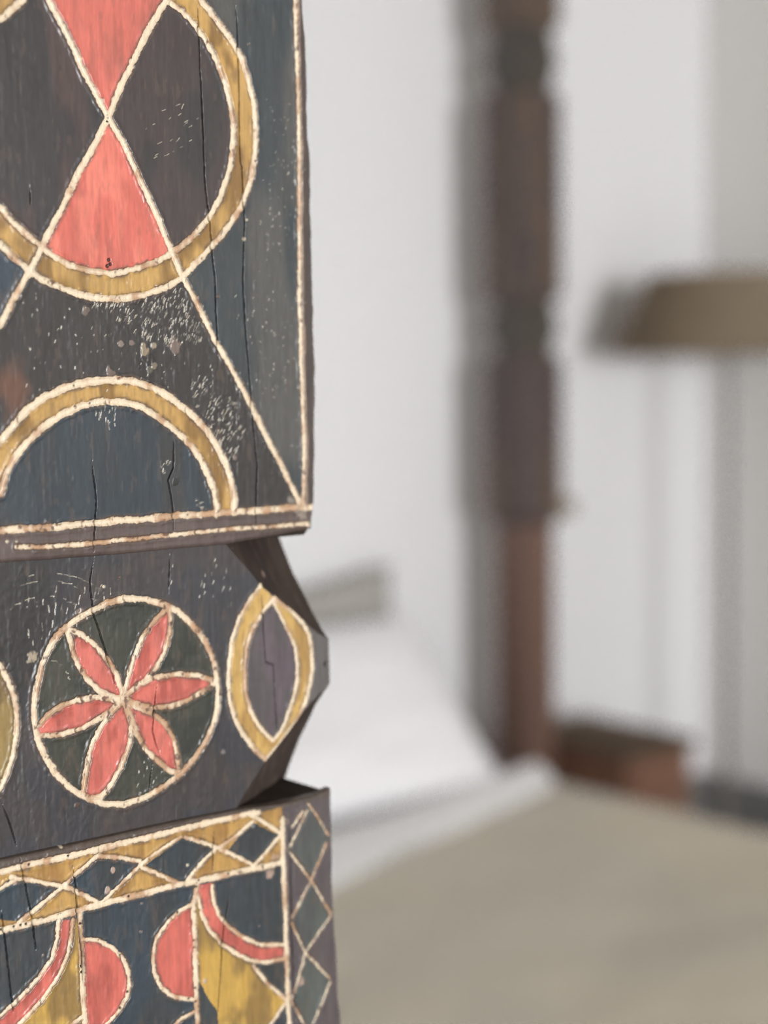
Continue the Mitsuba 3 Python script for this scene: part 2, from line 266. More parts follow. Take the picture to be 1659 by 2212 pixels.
def face(parent, U, V, uv_map, depth, lines, fields, background, cracks, nicks_glints, dots, patches, mirror, back, rim, seed, background_name=None, rough=lambda x, y: .5):
    """A carved face as a relief of the grid U x V: grooves with worn cream paint along lines, painted fields between them, cracks, scratches with painted glints, and chips.
    Split into one mesh per groove and per painted field; what is left over belongs to the block."""
    uu, vv = np.meshgrid(U, V)
    u, v = uv_map(uu, vv)
    x, y = mirror(u, v)
    shp = x.shape
    jit = 0.00016
    xj = x + jit * 2 * (N(u, v, .0011, .0011, seed) - .5) * 1.6 + 0.0005 * (N(u, v, .012, .012, seed + 3) - .5)
    yj = y + jit * 2 * (N(u, v, .0011, .0011, seed + 1) - .5) * 1.6 + 0.0005 * (N(u, v, .012, .012, seed + 4) - .5)
    # fields
    col, label, names = background(x, y, u, v), np.zeros(shp, int), [None]
    for name, test, paint in fields:
        m = test(xj, yj)
        names.append(name)
        label[m] = len(names) - 1
        col = np.where(m[..., None], paint(x, y, u, v), col)
    # stains and grain over the paint
    streak = N(u, v, .0011, .014, seed + 7, 4)
    cloud = N(u, v, .011, .022, seed + 8, 3)
    fine = N(u, v, .0005, .0026, seed + 17, 3)
    col = col * (0.68 + 0.42 * streak + 0.26 * cloud + 0.30 * (fine - .5))[..., None]
    wear = step(.66, .78, N(u, v, .0016, .006, seed + 9, 4))
    col = blend(col, BARE * 0.9, wear * .22)
    y_off = 0.00040 * (N(u, v, .013, .03, seed + 10) - .5) + (0.00020 * (N(u, v, .0010, .010, seed + 11) - .5) + 0.00022 * (N(u, v, .0013, .0016, seed + 12, 2) - .5)) * rough(x, y)
    # pale chips and patches
    for px, py, r, tone in patches:
        d = np.hypot((x - px) * 1.15, y - py) + r * 2.2 * (N(u, v, .0017, .0024, seed + 13) - .5)
        w = step(r, r * .6, d)
        col = blend(col, np.asarray(tone) * (0.8 + 0.4 * fine)[..., None], w * .85)
        y_off = y_off - 0.00010 * w
    # grooves
    P, I, Wd, Wr = [], [], [], []
    lname = []
    for k, (name, line, width, worn) in enumerate(lines):
        q = resample(pts(line))
        P.append(q), I.append(np.full(len(q), k)), Wd.append(np.full(len(q), width)), Wr.append(np.full(len(q), worn))
        lname.append(name)
    P, I, Wd, Wr = np.vstack(P), np.concatenate(I), np.concatenate(Wd), np.concatenate(Wr)
    d, i = cKDTree(P).query(np.stack([xj, yj], -1).reshape(-1, 2), workers=-1)
    d, i = d.reshape(shp), i.reshape(shp)
    d = d + .00042 * (N(u, v, .00075, .0009, seed + 25, 2) - .5)
    w = Wd[i] * (0.72 + 0.56 * N(u, v, .003, .003, seed + 5)) * 0.5
    halo = step(w + .0012, w + .0001, d) * step(.34, .60, N(u, v, .0022, .005, seed + 6))
    col = blend(col, (BARE * .62) * (0.6 + .8 * fine)[..., None], halo * .8)
    m = step(w + .00012, w - .00006, d)
    rub = step(.46, .72, N(u, v, .0035, .006, seed + 14) + 0.32 * (Wr[i] - .5) + .25 * (fine - .5))
    cream = CREAM * (1 - rub[..., None]) + CREAM2 * rub[..., None]
    cream = blend(cream, BARE, step(.66, .84, N(u, v, .0012, .0018, seed + 15) + .26 * (Wr[i] - .5)))
    cream = cream * (np.array([1.25, 1.19, 1.16]) * (0.80 + .34 * fine[..., None]))
    col = blend(col, cream, m)
    y_off = y_off + 0.00055 * step(w + .0004, w * .3, d) - 0.00022 * step(.0012, .0002, np.abs(d - w - .0004)) * N(u, v, .002, .002, seed + 16)
    # scratches, and varnish glints painted as cream strokes
    if nicks_glints:
        Q = np.vstack(nicks_glints)
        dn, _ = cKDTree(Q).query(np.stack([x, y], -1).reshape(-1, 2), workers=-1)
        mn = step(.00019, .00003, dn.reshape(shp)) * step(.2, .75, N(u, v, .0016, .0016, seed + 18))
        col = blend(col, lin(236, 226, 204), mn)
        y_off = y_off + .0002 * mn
    for px, py, r, tone in dots:
        dd = np.hypot(x - px, y - py)
        col = blend(col, np.asarray(tone), step(r, r * .6, dd))
        y_off = y_off + .0004 * step(r, r * .3, dd)
    # cracks along the grain
    Q = [resample(pts(c), 1e-4) for c in cracks]
    taper = np.concatenate([np.clip(np.minimum(np.arange(len(q)), np.arange(len(q))[::-1]) / 70, .15, 1) for q in Q])
    Q = np.vstack(Q)
    dc, ic = cKDTree(Q).query(np.stack([x + .0004 * (N(u, v, .004, .004, seed + 19) - .5), y], -1).reshape(-1, 2), workers=-1)
    wc = .00002 + .00016 * N(u, v, .02, .02, seed + 20)
    tp = taper[ic].reshape(shp)
    mc = step((wc + .00014) * tp, wc * .3 * tp, dc.reshape(shp)) * np.clip(tp * 1.5, 0, 1)
    col = blend(col, BLACK, mc)
    y_off = y_off + .0009 * mc
    label = np.where(m > .5, len(names) + I[i], label)
    names += lname
    # into the world, the rim turned back
    base, special = depth(u, v)
    if special is not None:
        for name, mask in special:
            names.append(name)
            label = np.where(mask, len(names) - 1, label)
    a = np.minimum.reduce([uu - U[0], U[-1] - uu, vv - V[0], V[-1] - vv]) + 0.0006 * (N(u, v, .003, .006, seed + 21) - .5)
    e = np.clip(1 - a / rim, 0, 1)
    yy = YF + back + base + y_off * (1 - e) + rim * (1 - np.sqrt(np.maximum(1 - e * e, 0)))
    edge = np.zeros(shp, bool)
    edge[[0, -1]], edge[:, [0, -1]] = True, True
    yy = np.where(edge, YF + back + base + rim * 2.0, yy)
    X = np.stack([UC + u, yy, CAM_Z + v], -1).reshape(-1, 3)
    nv, nu = shp
    idx = np.arange(nv * nu).reshape(nv, nu)
    a_, b_, c_, d_ = idx[:-1, :-1].ravel(), idx[:-1, 1:].ravel(), idx[1:, 1:].ravel(), idx[1:, :-1].ravel()
    F = np.vstack([np.stack([a_, b_, c_], 1), np.stack([a_, c_, d_], 1)])
    fn = np.cross(X[F[:, 1]] - X[F[:, 0]], X[F[:, 2]] - X[F[:, 0]])
    nn = np.zeros_like(X)
    for k in range(3):
        np.add.at(nn, F[:, k], fn)
    nn /= np.maximum(np.linalg.norm(nn, axis=1, keepdims=True), 1e-30)
    # every connected patch of one label is a part; specks join what lies around them
    cell = label[:-1, :-1]
    comp, known, owner = np.zeros(cell.shape, int), 0, {}
    for k in np.unique(cell):
        c, n = ndimage.label(cell == k)
        size = np.bincount(c.ravel())
        for j in range(1, n + 1):
            if size[j] >= 230:
                known += 1
                comp[c == j], owner[known] = known, k
    near = ndimage.distance_transform_edt(comp == 0, return_distances=False, return_indices=True)
    comp = comp[tuple(near)]
    lab = np.r_[comp.ravel(), comp.ravel()]
    cols = np.clip(col.reshape(-1, 3) * PAINT, 0.003, 0.95)
    for k in np.unique(lab):
        f = F[lab == k]
        use, inv = np.unique(f, return_inverse=True)
        name = names[owner[k]] or background_name
        key = numbered(parent + '__' + name)
        path = meshkit.write_ply((X[use], inv.reshape(-1, 3)), False, None, cols[use], normals=nn[use])
        scene[key] = {'type': 'ply', 'filename': path, 'face_normals': False, 'bsdf': {'type': 'ref', 'id': 'm_facet' if name == 'chamfer_facet' else 'm_paint'}}


def flat(c):
    return lambda x, y, u, v: np.broadcast_to(c, x.shape + (3,))


def two(c, c2, sx, sy, seed, lo=.4, hi=.65):
    return lambda x, y, u, v: blend(np.broadcast_to(c, x.shape + (3,)), c2, step(lo, hi, N(u, v, sx, sy, seed)))


rng = np.random.default_rng(7)
fr_l = pts(D['X']['frame'])


def mirrored(top=None, centre=0.0):
    def fn(u, v):
        y = v if top is None else np.where(v > top + (u + .0328) * .147, 2 * .0775 - v, v)
        lim = np.interp(y, fr_l[::-1, 1], fr_l[::-1, 0]) - .0006
        return np.where(u < lim, 2 * centre - u, u), y
    return fn


# --- upper block
UP = D['U']
ub = obj('upper_block', box(UC - HALF + .0012, UC + HALF - .0012, YF + .0016, YF + .144, CAM_Z - .0472, CAM_Z + .2020, .0015), 'm_dark_wood', post, False)
la, lb = pts(UP['line_a'])[::-1], pts(UP['line_b'])[::-1]
ua = lambda y: np.interp(y, np.r_[la[:, 1], .20], np.r_[la[:, 0], la[-1, 0] - (.20 - la[-1, 1]) * .42])
ubl = lambda y: np.interp(y, np.r_[-.10, lb[:, 1], .20], np.r_[lb[0, 0] - (lb[0, 1] + .10) * .45, lb[:, 0], lb[-1, 0] + (.20 - lb[-1, 1]) * .46])
edge_u = lambda y: np.interp(y, pts(UP['edge'])[::-1, 1], pts(UP['edge'])[::-1, 0])
base_v = lambda x: np.interp(x, pts(UP['base1'])[:, 0], pts(UP['base1'])[:, 1])
out_p, in_p, top_p = pts(UP['ring_outer']), pts(UP['ring_inner']), pts(UP['ring_top'])
outer = np.vstack([out_p, [(-.06, out_p[-1, 1] + .012), (-.06, .2), (out_p[0, 0] - .01, .2)]])
inner = np.vstack([in_p, [(-.043, in_p[-1, 1] + .012), (-.043, top_p[0, 1] - .01)], top_p, [(top_p[-1, 0] + .012, .13), (in_p[0, 0] - .012, .13)]])
arch_o, arch_i = pts(UP['arch_outer']), pts(UP['arch_inner'])
archo = np.vstack([[(-.05, -.06)], [(-.045, arch_o[0, 1] - .012)], arch_o, [(arch_o[-1, 0], -.06)]])
archi = np.vstack([[(-.05, -.06)], [(-.045, arch_i[0, 1] - .02)], arch_i, [(arch_i[-1, 0], -.06)]])
above = lambda x, y: y > base_v(x)
left_of_edge = lambda x, y: x < edge_u(y)
VX = float(la[np.argmin(np.abs(la[:, 1] - lb[np.argmin(np.abs(lb[:, 1] - .0775)), 1])), 1])
X0 = .0775


def upper_bg(x, y, u, v):
    c = np.broadcast_to(lin(60, 56, 55), x.shape + (3,))
    c = blend(c, lin(80, 70, 66), step(edge_u(y), edge_u(y) + .0006, x))
    e = x - edge_u(y) - .0004
    c = blend(c, lin(176, 146, 124), step(-.0002, .0002, e) * step(.0016, .0006, e + .0016 * (N(u, v, .003, .006, 44) - .5)) * .8)
    c = blend(c, lin(104, 90, 86), step(base_v(x), base_v(x) - .0004, y))
    rx, ry = pts(D['X']['rust'])[0]
    d = np.hypot((x - rx) / .006, (y - ry) / .010) + 1.4 * (N(u, v, .005, .008, 41) - .5)
    c = blend(c, lin(128, 84, 62), step(1.15, .1, d) * .7)
    kx, ky = pts(D['X']['knot'])[0]
    d = np.hypot((x - kx) / .0045, (y - ky) / .006) + .8 * (N(u, v, .002, .002, 42) - .5)
    c = blend(c, lin(44, 42, 38), step(1.1, .4, d) * .8)
    return c


in_ring = lambda x, y: inside(inner, x, y)
fields = [
    ('blue_field', lambda x, y: (x > ua(y)) & left_of_edge(x, y) & above(x, y), two(lin(64, 72, 76), lin(92, 92, 90), .016, .05, 21)),
    ('blue_field', lambda x, y: (x < ubl(y)) & (y < .06) & (y > .02) & ~inside(outer, x, y), flat(BLUE)),
    ('gold_ring', lambda x, y: inside(outer, x, y) & ~inside(inner, x, y) & left_of_edge(x, y), two(GOLD, lin(160, 122, 66), .006, .012, 22)),
    ('dark_sector', lambda x, y: in_ring(x, y) & (x < np.minimum(ua(y), ubl(y))), two(lin(60, 57, 58), lin(84, 68, 66), .012, .03, 23)),
    ('dark_sector', lambda x, y: in_ring(x, y) & (x > np.maximum(ua(y), ubl(y))), two(lin(58, 56, 56), lin(74, 64, 63), .012, .03, 24)),
    ('red_sector', lambda x, y: in_ring(x, y) & (y > X0) & (x > ua(y)) & (x < ubl(y)), two(lin(236, 126, 110), lin(190, 108, 94), .007, .02, 25, .42, .75)),
    ('red_sector', lambda x, y: in_ring(x, y) & (y <= X0) & (x > ubl(y)) & (x < ua(y)), two(lin(252, 140, 120), lin(236, 122, 106), .003, .012, 26)),
    ('gold_arch', lambda x, y: inside(archo, x, y) & ~inside(archi, x, y) & above(x, y), two(GOLD, lin(160, 122, 66), .006, .012, 27)),
    ('blue_half_disc', lambda x, y: inside(archi, x, y) & above(x, y), two(lin(54, 65, 74), lin(62, 64, 66), .008, .03, 28)),
]
W1 = .0018
ln = [('incised_line', UP[k], w, worn) for k, w, worn in (
    ('line_a', .0017, .2), ('line_b', .0018, .2), ('ring_outer', .0018, .45), ('ring_inner', .0017, .4), ('ring_top', .0018, .4), ('edge', .0014, .5),
    ('base1', .0020, .75), ('base2', .0012, .8), ('arch_outer', .0021, .3), ('arch_inner', .0019, .3))]
X = D['X']
nick_glint = []
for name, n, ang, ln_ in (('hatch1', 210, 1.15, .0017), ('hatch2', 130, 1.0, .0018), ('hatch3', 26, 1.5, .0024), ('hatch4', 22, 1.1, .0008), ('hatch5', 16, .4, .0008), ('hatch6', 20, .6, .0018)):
    nick_glint += strokes(rng, pts(X[name]), n, ang, ln_)  # tool marks, with the glints on them painted in cream
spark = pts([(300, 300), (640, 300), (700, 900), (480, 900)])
nick_glint += strokes(rng, pts([(470, 100), (690, -300), (710, 900), (560, 900)]), 170, 1.4, .0007, .5)  # sparkle of the varnish painted as tiny pale strokes near the right edge
nick_glint += strokes(rng, pts([(-300, 0), (480, 0), (560, -150), (480, 300), (-300, 300)]), 110, 1.4, .0009, .3)  # further painted glints across the dark wood
pu = pts(X['patches_u'])
PALE = lin(150, 132, 122)
patch_u = [(*pu[k], r, c) for k, r, c in ((0, .0020, lin(128, 112, 102)), (1, .0014, lin(160, 144, 132)), (2, .0020, lin(140, 122, 112)), (3, .0018, lin(140, 122, 112)), (4, .0011, lin(140, 122, 112)), (5, .0009, PALE),
           (6, .0020, lin(40, 40, 40)), (7, .0030, lin(168, 156, 144)), (8, .0026, lin(176, 162, 150)), (9, .0016, lin(190, 176, 150)))]
kx_, ky_ = pts(X['knot'])[0]
patch_u += [(kx_, ky_ + .0008, .0030, lin(44, 42, 38)), (kx_ - .0004, ky_ + .0032, .0019, lin(178, 160, 132)), (kx_ + .0006, ky_ - .0026, .0015, lin(112, 108, 94)), (kx_ + .0022, ky_ - .0012, .0010, lin(150, 138, 118))]
dot_u = [(*p, .0007, lin(70, 34, 32)) for p in pts([(-12, 378), (-8, 366), (-18, 360)])] + [(*p, r, c) for p, r, c in zip(pts(X['dots_u']), (.0008, .0005, .0005, .0004, .0006, .0006, .0004), (CREAM, CREAM, PALE, BLACK, BARE, CREAM, CREAM))]
re_, be_ = pts(UP['right_edge'])[::-1], pts(UP['bottom_edge'])


def chiselled(x, y):
    """Where tool marks roughen the wood: the hatched places and the strip along the right edge."""
    c1, c2 = pts(X['hatch1']).mean(0), pts(X['hatch2']).mean(0)
    m = np.exp(-((x - c1[0]) / .016) ** 2 - ((y - c1[1]) / .016) ** 2) + np.exp(-((x - c2[0]) / .012) ** 2 - ((y - c2[1]) / .020) ** 2)
    return .34 + .75 * np.minimum(m, 1) + .35 * step(.036, .046, x)


def up_map(u, v):
    r = np.interp(v, re_[:, 1], re_[:, 0]) + .0013 * (N(v, v * 0, .011, 1, 31, 4) - .5)
    b = np.interp(u, be_[:, 0], be_[:, 1])
    s = np.clip((u + .01) / (HALF + .01), 0, 1)
    tt = np.clip((.06 - v) / (.06 + .0475), 0, 1)
    return u + s * (r - HALF), v + tt * (b + .0475)


G, GC = .0002, .0012
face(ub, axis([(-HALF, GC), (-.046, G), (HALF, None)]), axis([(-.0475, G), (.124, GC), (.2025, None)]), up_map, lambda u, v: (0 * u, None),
     ln, fields, upper_bg, list(D['KU'].values()), nick_glint, dot_u, patch_u, mirrored(.1068), 0.0, .0016, 100, 'worn_paint', chiselled)

# --- faceted block between
MD, XM, REC = D['M'], D['M']['xm'] * 1e-4, .002
VT, VB = -.0465, -.1345
fu, fl = pts(MD['facet_up']), pts(MD['facet_low'])
KU_, KL_ = .0275 / .0391, .0246 / .0380
H = []
for s, (uz, dz, z) in enumerate(((.0395, .0275, -.0490), (.0790, .0, -.0825), (.0790, .0, -.0970), (.0405, .0250, -.1315))):
    cu, cd = XM - uz, dz
    for sx in (-1, 1):
        for y0, sy in ((YF + REC + .0022, 1), (YF + .142, -1)):
            xm = XM - .0022
            H += [(UC + sx * (xm - cu), y0, CAM_Z + z), (UC + sx * xm, y0 + sy * cd, CAM_Z + z)]
mb = obj('faceted_block', trimesh.convex.convex_hull(np.array(H)), 'm_dark_wood', post, False)


def mid_depth(u, v):
    ax = np.abs(u)
    wob = .0008 * (N(u, v, .009, .009, 55) - .5)
    bu = np.interp(-v, -fu[:, 1], fu[:, 0]) + np.where(v > fu[0, 1], -(v - fu[0, 1]) * 1.1, 0) + np.where(v < fu[-1, 1], 1.0, 0)
    bl = np.interp(-v, -fl[:, 1], fl[:, 0]) + np.where(v < fl[-1, 1], (v - fl[-1, 1]) * 1.1, 0) + np.where(v > fl[0, 1], 1.0, 0)
    a, b = (ax - bu + wob) * KU_, (ax - bl + wob) * KL_
    d = np.maximum(np.maximum(a, b), 0)
    return d, [('chamfer_facet', (a > 0) & (u > 0)), ('chamfer_facet', (b > 0) & (u > 0)), ('chamfer_facet', (a > 0) & (u < 0)), ('chamfer_facet', (b > 0) & (u < 0))]


def is_facet(x, y):
    return mid_depth(x, y)[0] > 0


def mid_bg(x, y, u, v):
    c = two(lin(66, 66, 71), lin(74, 69, 69), .015, .012, 56)(x, y, u, v)
    c = blend(c, lin(50, 48, 47), step(-.012, -.026, x) * step(-.095, -.080, y) * .8)
    c = blend(c, lin(116, 112, 110), step(.060, .066, x) * .8)
    f = mid_depth(x, y)[0] > 0
    return np.where(f[..., None], two(lin(66, 57, 53), lin(80, 69, 63), .006, .02, 57)(x, y, u, v), c)


circ = pts(MD['circle'])
lens_o = np.vstack([pts(MD['lens_outer_l']), pts(MD['lens_outer_r'])[::-1]])
lens_i = np.vstack([pts(MD['lens_inner_l']), pts(MD['lens_inner_r'])[::-1]])
lens_2 = np.vstack([pts(MD['lens_left']), [(-.06, pts(MD['lens_left'])[-1, 1]), (-.06, pts(MD['lens_left'])[0, 1])]])
fields = [('dark_disc', lambda x, y: inside(circ, x, y), two(OLIVE, lin(70, 72, 64), .01, .01, 58))]
for k in range(1, 7):
    fields.append(('red_petal', (lambda q: lambda x, y: inside(q, x, y))(pts(MD[f'p{k}'])), two(lin(236, 128, 114), lin(206, 104, 92), .004, .009, 60 + k)))
fields += [('gold_lens', lambda x, y: inside(lens_o, x, y) & ~inside(lens_i, x, y) & ~is_facet(x, y), two(lin(232, 190, 112), lin(204, 162, 94), .006, .01, 67)),
           ('grey_lens', lambda x, y: inside(lens_i, x, y) & ~is_facet(x, y), two(lin(96, 90, 92), lin(108, 96, 104), .008, .014, 68)),
           ('gold_lens', lambda x, y: inside(lens_2, x, y), two(lin(170, 144, 88), lin(136, 112, 70), .006, .01, 69))]
ln = [('incised_line', MD['circle'], .0018, .6)] + [('incised_line', MD[f'p{k}'], .0015, .8) for k in range(1, 7)]
ln += [('incised_line', MD[k], w, worn) for k, w, worn in (('lens_outer_l', .0014, .3), ('lens_outer_r', .0013, .45), ('lens_inner_l', .0013, .3), ('lens_inner_r', .0011, .2), ('lens_left', .0014, .35))]
pm, dm = pts(X['patches_m']), pts(X['dots_m'])
patch_m = [(*pm[k], r, c) for k, r, c in ((0, .0013, PALE), (1, .0019, lin(206, 190, 164)), (2, .0014, lin(104, 74, 62)), (3, .0001, CREAM), (4, .0010, PALE), (5, .0009, lin(110, 84, 72)), (6, .0010, lin(104, 78, 66)), (7, .0008, lin(130, 126, 126)), (8, .0010, lin(60, 60, 62)))]
dot_m = [(*p, r, c) for p, r, c in zip(dm, (.0006, .0004, .0005, .0011, .0005), (CREAM, lin(120, 90, 76), PALE, lin(34, 28, 24), lin(50, 42, 38)))]
nick_glint = strokes(rng, pts([(-300, -560), (0, -560), (0, -620), (-300, -720)]), 30, 1.4, .003) + strokes(rng, pts([(100, -520), (380, -520), (420, -700), (200, -600)]), 22, 1.3, .0016) + strokes(rng, pts([(0, -1090), (170, -1090), (150, -1230), (30, -1240)]), 22, 1.2, .0012)
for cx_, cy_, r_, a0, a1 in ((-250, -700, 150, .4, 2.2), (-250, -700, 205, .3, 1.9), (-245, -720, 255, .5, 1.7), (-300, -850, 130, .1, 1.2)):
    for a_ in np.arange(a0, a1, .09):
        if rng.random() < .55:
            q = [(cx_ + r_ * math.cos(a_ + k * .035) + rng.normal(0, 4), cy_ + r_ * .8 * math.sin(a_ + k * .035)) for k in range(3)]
            nick_glint.append(resample(pts(q), 1e-4))
mid_map = lambda u, v: (u + np.clip((u + .01) / .09, 0, 1) * .0006 * (N(v, v * 0, .008, 1, 59) - .5), v)
face(mb, axis([(-XM, GC), (-.047, G), (XM, None)]), axis([(VB, G), (VT, None)]), mid_map, mid_depth, ln, fields, mid_bg, list(D['KM'].values()), nick_glint, dot_m, patch_m, mirrored(None, (pts(MD['lens_outer_l'])[:, 0].min() + pts(MD['lens_left'])[:, 0].max()) / 2), REC, .0010, 200, 'worn_paint')

# --- lower block with the lattice
LO, PL = D['L'], D['P']
HL = .0785
te, rl = pts(LO['top_edge']), pts(LO['right_edge'])[::-1]
lbk = obj('lower_block', box(UC - HL + .001, UC + HL - .001, YF + .0016, YF + .146, 0.02, CAM_Z - .1326, .0015), 'm_dark_wood', post, False)
top_v = lambda x: np.interp(x, pts(LO['top'])[:, 0], pts(LO['top'])[:, 1])
sec_v = lambda x: np.interp(x, pts(LO['second'])[:, 0], pts(LO['second'])[:, 1])
ver_u = lambda y: np.interp(-y, -pts(LO['vert'])[:, 1], pts(LO['vert'])[:, 0])


def low_bg(x, y, u, v):
    c = two(lin(62, 74, 84), lin(66, 72, 76), .012, .03, 71)(x, y, u, v)
    c = blend(c, lin(100, 92, 94), step(ver_u(y) - .0001, ver_u(y) + .0001, x))
    return blend(c, lin(96, 84, 76), step(top_v(x) - .0002, top_v(x) + .0002, y))


poly_f = lambda q: (lambda x, y: inside(q, x, y))
fields = [('gold_band', lambda x, y: (y < top_v(x)) & (y > sec_v(x)) & (x < ver_u(y)), two(lin(212, 168, 98), lin(182, 138, 78), .006, .012, 72))]
fields += [('blue_diamond', poly_f(pts(q)), two(lin(60, 74, 84), lin(66, 72, 76), .01, .02, 73)) for q in PL['diamond']]
fields += [('grey_diamond', poly_f(pts(q)), two(lin(98, 104, 100), lin(90, 92, 92), .01, .02, 74)) for q in PL['lattice']]
gold_p = two(lin(222, 180, 94), lin(166, 134, 78), .007, .012, 75)
red_p = two(lin(236, 126, 112), lin(210, 108, 96), .005, .012, 76)
fields += [('gold_field', poly_f(pts(PL['gold_l'])), gold_p), ('gold_field', poly_f(pts(PL['gold_r'])), gold_p), ('dark_field', poly_f(pts(PL['dark_tri'])), flat(lin(66, 72, 74))), ('dark_field', poly_f(pts(PL['wedge'])), flat(lin(70, 76, 78)))]
fields += [('red_arc', poly_f(pts(PL['red1'])), red_p), ('red_half_disc', poly_f(pts(PL['red2'])), red_p), ('red_half_disc', poly_f(pts(PL['red3'])), red_p), ('red_arc', poly_f(pts(PL['red4'])), red_p)]
ln = []
for k in LO:
    if k.endswith('edge'):
        continue
    w = {'top': .0017, 'second': .0018, 'vert': .0017, 'v1': .0016, 'v2': .0016}.get(k, .0007 if k[0] == 's' and k[1:].isdigit() else .0012)
    ln.append(('incised_line', LO[k], w, {'top': .2, 'second': .3}.get(k, .6 if k[0] == 's' else .35)))
plp, dl = pts(X['patches_l']), pts(X['dots_l'])
PINK = lin(214, 184, 166)
patch_l = [(*plp[k], r, c) for k, r, c in ((0, .0009, PINK), (1, .0014, PINK), (2, .0018, PINK), (3, .0020, lin(200, 168, 140)), (4, .0010, lin(190, 120, 110)), (5, .0014, PINK), (6, .0010, PINK), (7, .0013, PINK), (8, .0010, PINK), (9, .0011, lin(150, 160, 164)), (10, .0012, PALE), (11, .0006, PALE))]
dot_l = [(*p, r, c) for p, r, c in zip(dl, (.0006, .0005, .0007, .0008, .0004, .0005, .0006), (CREAM, CREAM, PALE, CREAM, PALE, PALE, PALE))]
# nail heads along the grooves
for q, n in ((LO['second'], 8), (LO['v1'], 4), (LO['v2'], 5), (LO['m3'], 2), (LO['m2'], 2), (LO['top'], 2)):
    s = resample(pts(q))
    for k in rng.choice(len(s), n, replace=False):
        dot_l.append((*s[k], .0005, lin(62, 38, 30)))


def low_map(u, v):
    r = np.interp(v, rl[:, 1], rl[:, 0]) + .0006 * (N(v, v * 0, .007, 1, 77) - .5)
    b = np.interp(u, te[:, 0], te[:, 1])
    s = np.clip((u + .01) / (HL + .01), 0, 1)
    tt = np.clip((v + .16) / (.16 - .1315), 0, 1)
    return u + s * (r - HL), v + tt * (b + .1315)


nick_glint = strokes(rng, pts([(-400, -1800), (100, -1800), (300, -2100), (-400, -2100)]), 10, 1.3, .001)
face(lbk, axis([(-HL, GC), (-.050, G), (HL, None)]), axis([(-.30, GC), (-.222, G), (-.1315, None)]), low_map, lambda u, v: (0 * u, None), ln, fields, low_bg, list(D['KL'].values()), nick_glint, dot_l, patch_l, mirrored(), 0.0, .0014, 300, 'worn_paint')
foot = square_lathe([(0, .078), (.02, .082), (.05, .082), (.06, .078)], UC, YF + .072, .08)
obj('foot', foot, 'm_dark_wood', post, False)
cap = square_lathe([(CAM_Z + .2015, .050), (CAM_Z + .235, .076), (CAM_Z + .25, .076), (CAM_Z + .285, .045), (CAM_Z + .30, .05), (CAM_Z + .50, .05), (CAM_Z + .52, .03)], UC, YF + .072, .15)
obj('cap', cap, 'm_dark_wood', post, False)

# ------------------------------------------------------------------ far bedpost
def post_fn(p, n, uv):
    c = mix(lin(76, 64, 62), lin(90, 74, 62), smoothstep(0.42, 0.62, fbm(p.x * 26 + p.y * 26, p.z * 7, 3.0)))
    return mix(c, lin(62, 53, 53), smoothstep(0.5, 0.75, fbm(p.x * 60, p.y * 60, p.z * 9)) * 0.6)


scene['m_post'] = principled(proc(post_fn), 0.5)
scene['m_post_shaft'] = principled(proc(lambda p, n, uv: mix(lin(110, 82, 70), lin(92, 70, 60), fbm(p.x * 50, p.y * 50, p.z * 5))), 0.5)
scene['m_post_neck'] = principled(proc(lambda p, n, uv: mix(lin(60, 57, 53), lin(74, 66, 60), fbm(p.x * 50, p.y * 50, p.z * 20))), 0.5)
PX, PY = 2.222, 2.205
bp = thing('bedpost', 'tall blurred purple-brown carved bedpost with notched necks, behind the pillow', 'bedpost')
h = .057
obj('shaft', square_lathe([(0, .044), (1.05, .043)], PX, PY), 'm_post_shaft', bp, False)
obj('shoulder', square_lathe([(1.05, .044), (1.062, .050), (1.085, h)], PX, PY), 'm_post', bp, False)
obj('block', square_lathe([(1.085, h), (1.375, h), (1.388, .050)], PX, PY), 'm_post', bp, False)
obj('neck', square_lathe([(1.388, .044), (1.412, .043), (1.428, .049), (1.455, .051), (1.472, .048), (1.485, .043), (1.50, .046)], PX, PY), 'm_post_neck', bp, False)
obj('block', square_lathe([(1.50, .050), (1.513, h), (1.895, h), (1.905, .050)], PX, PY), 'm_post', bp, False)
obj('neck', square_lathe([(1.905, .045), (1.925, .043), (1.945, .049), (1.97, .052), (1.99, .049), (2.01, .044), (2.03, .046)], PX, PY), 'm_post_neck', bp, False)
obj('block', square_lathe([(2.03, .050), (2.045, h), (2.33, h), (2.36, .03)], PX, PY), 'm_post', bp, False)
peg = trimesh.creation.revolve(np.array([(0, 0), (.014, 0), (.016, .03), (.019, .062), (.014, .072), (0, .075)]), sections=20)
peg.apply_transform(trimesh.transformations.rotation_matrix(math.pi / 2, (0, 1, 0)))
peg.apply_translation((PX + h - .012, PY - .02, 1.080))
scene['m_peg'] = principled(lin(150, 138, 118), 0.6)
obj('peg', peg, 'm_peg', bp)

# ------------------------------------------------------------------ bed
scene['m_bed_wood'] = principled(proc(lambda p, n, uv: mix(lin(96, 66, 52), lin(78, 54, 44), fbm(p.x * 12, p.y * 12, p.z * 30))), 0.5)
bed = thing('bed_frame', 'low dark wooden bed frame under the mattress', 'bed')
BX0, BX1, BY0, BY1 = .38, 2.095, .66, 2.34
obj('side_rail', box(BX0, BX0 + .04, BY0, BY1, .14, .32, .006), 'm_bed_wood', bed, False)
obj('side_rail', box(BX1 - .04, BX1, BY0, BY1, .14, .32, .006), 'm_bed_wood', bed, False)
obj('end_rail', box(BX0 + .04, BX1 - .04, BY0, BY0 + .04, .14, .32, .006), 'm_bed_wood', bed, False)
obj('end_rail', box(BX0 + .04, BX1 - .04, BY1 - .04, BY1, .14, .32, .006), 'm_bed_wood', bed, False)
obj('slat_base', box(BX0 + .04, BX1 - .04, BY0 + .04, BY1 - .04, .28, .318), 'm_bed_wood', bed, False)
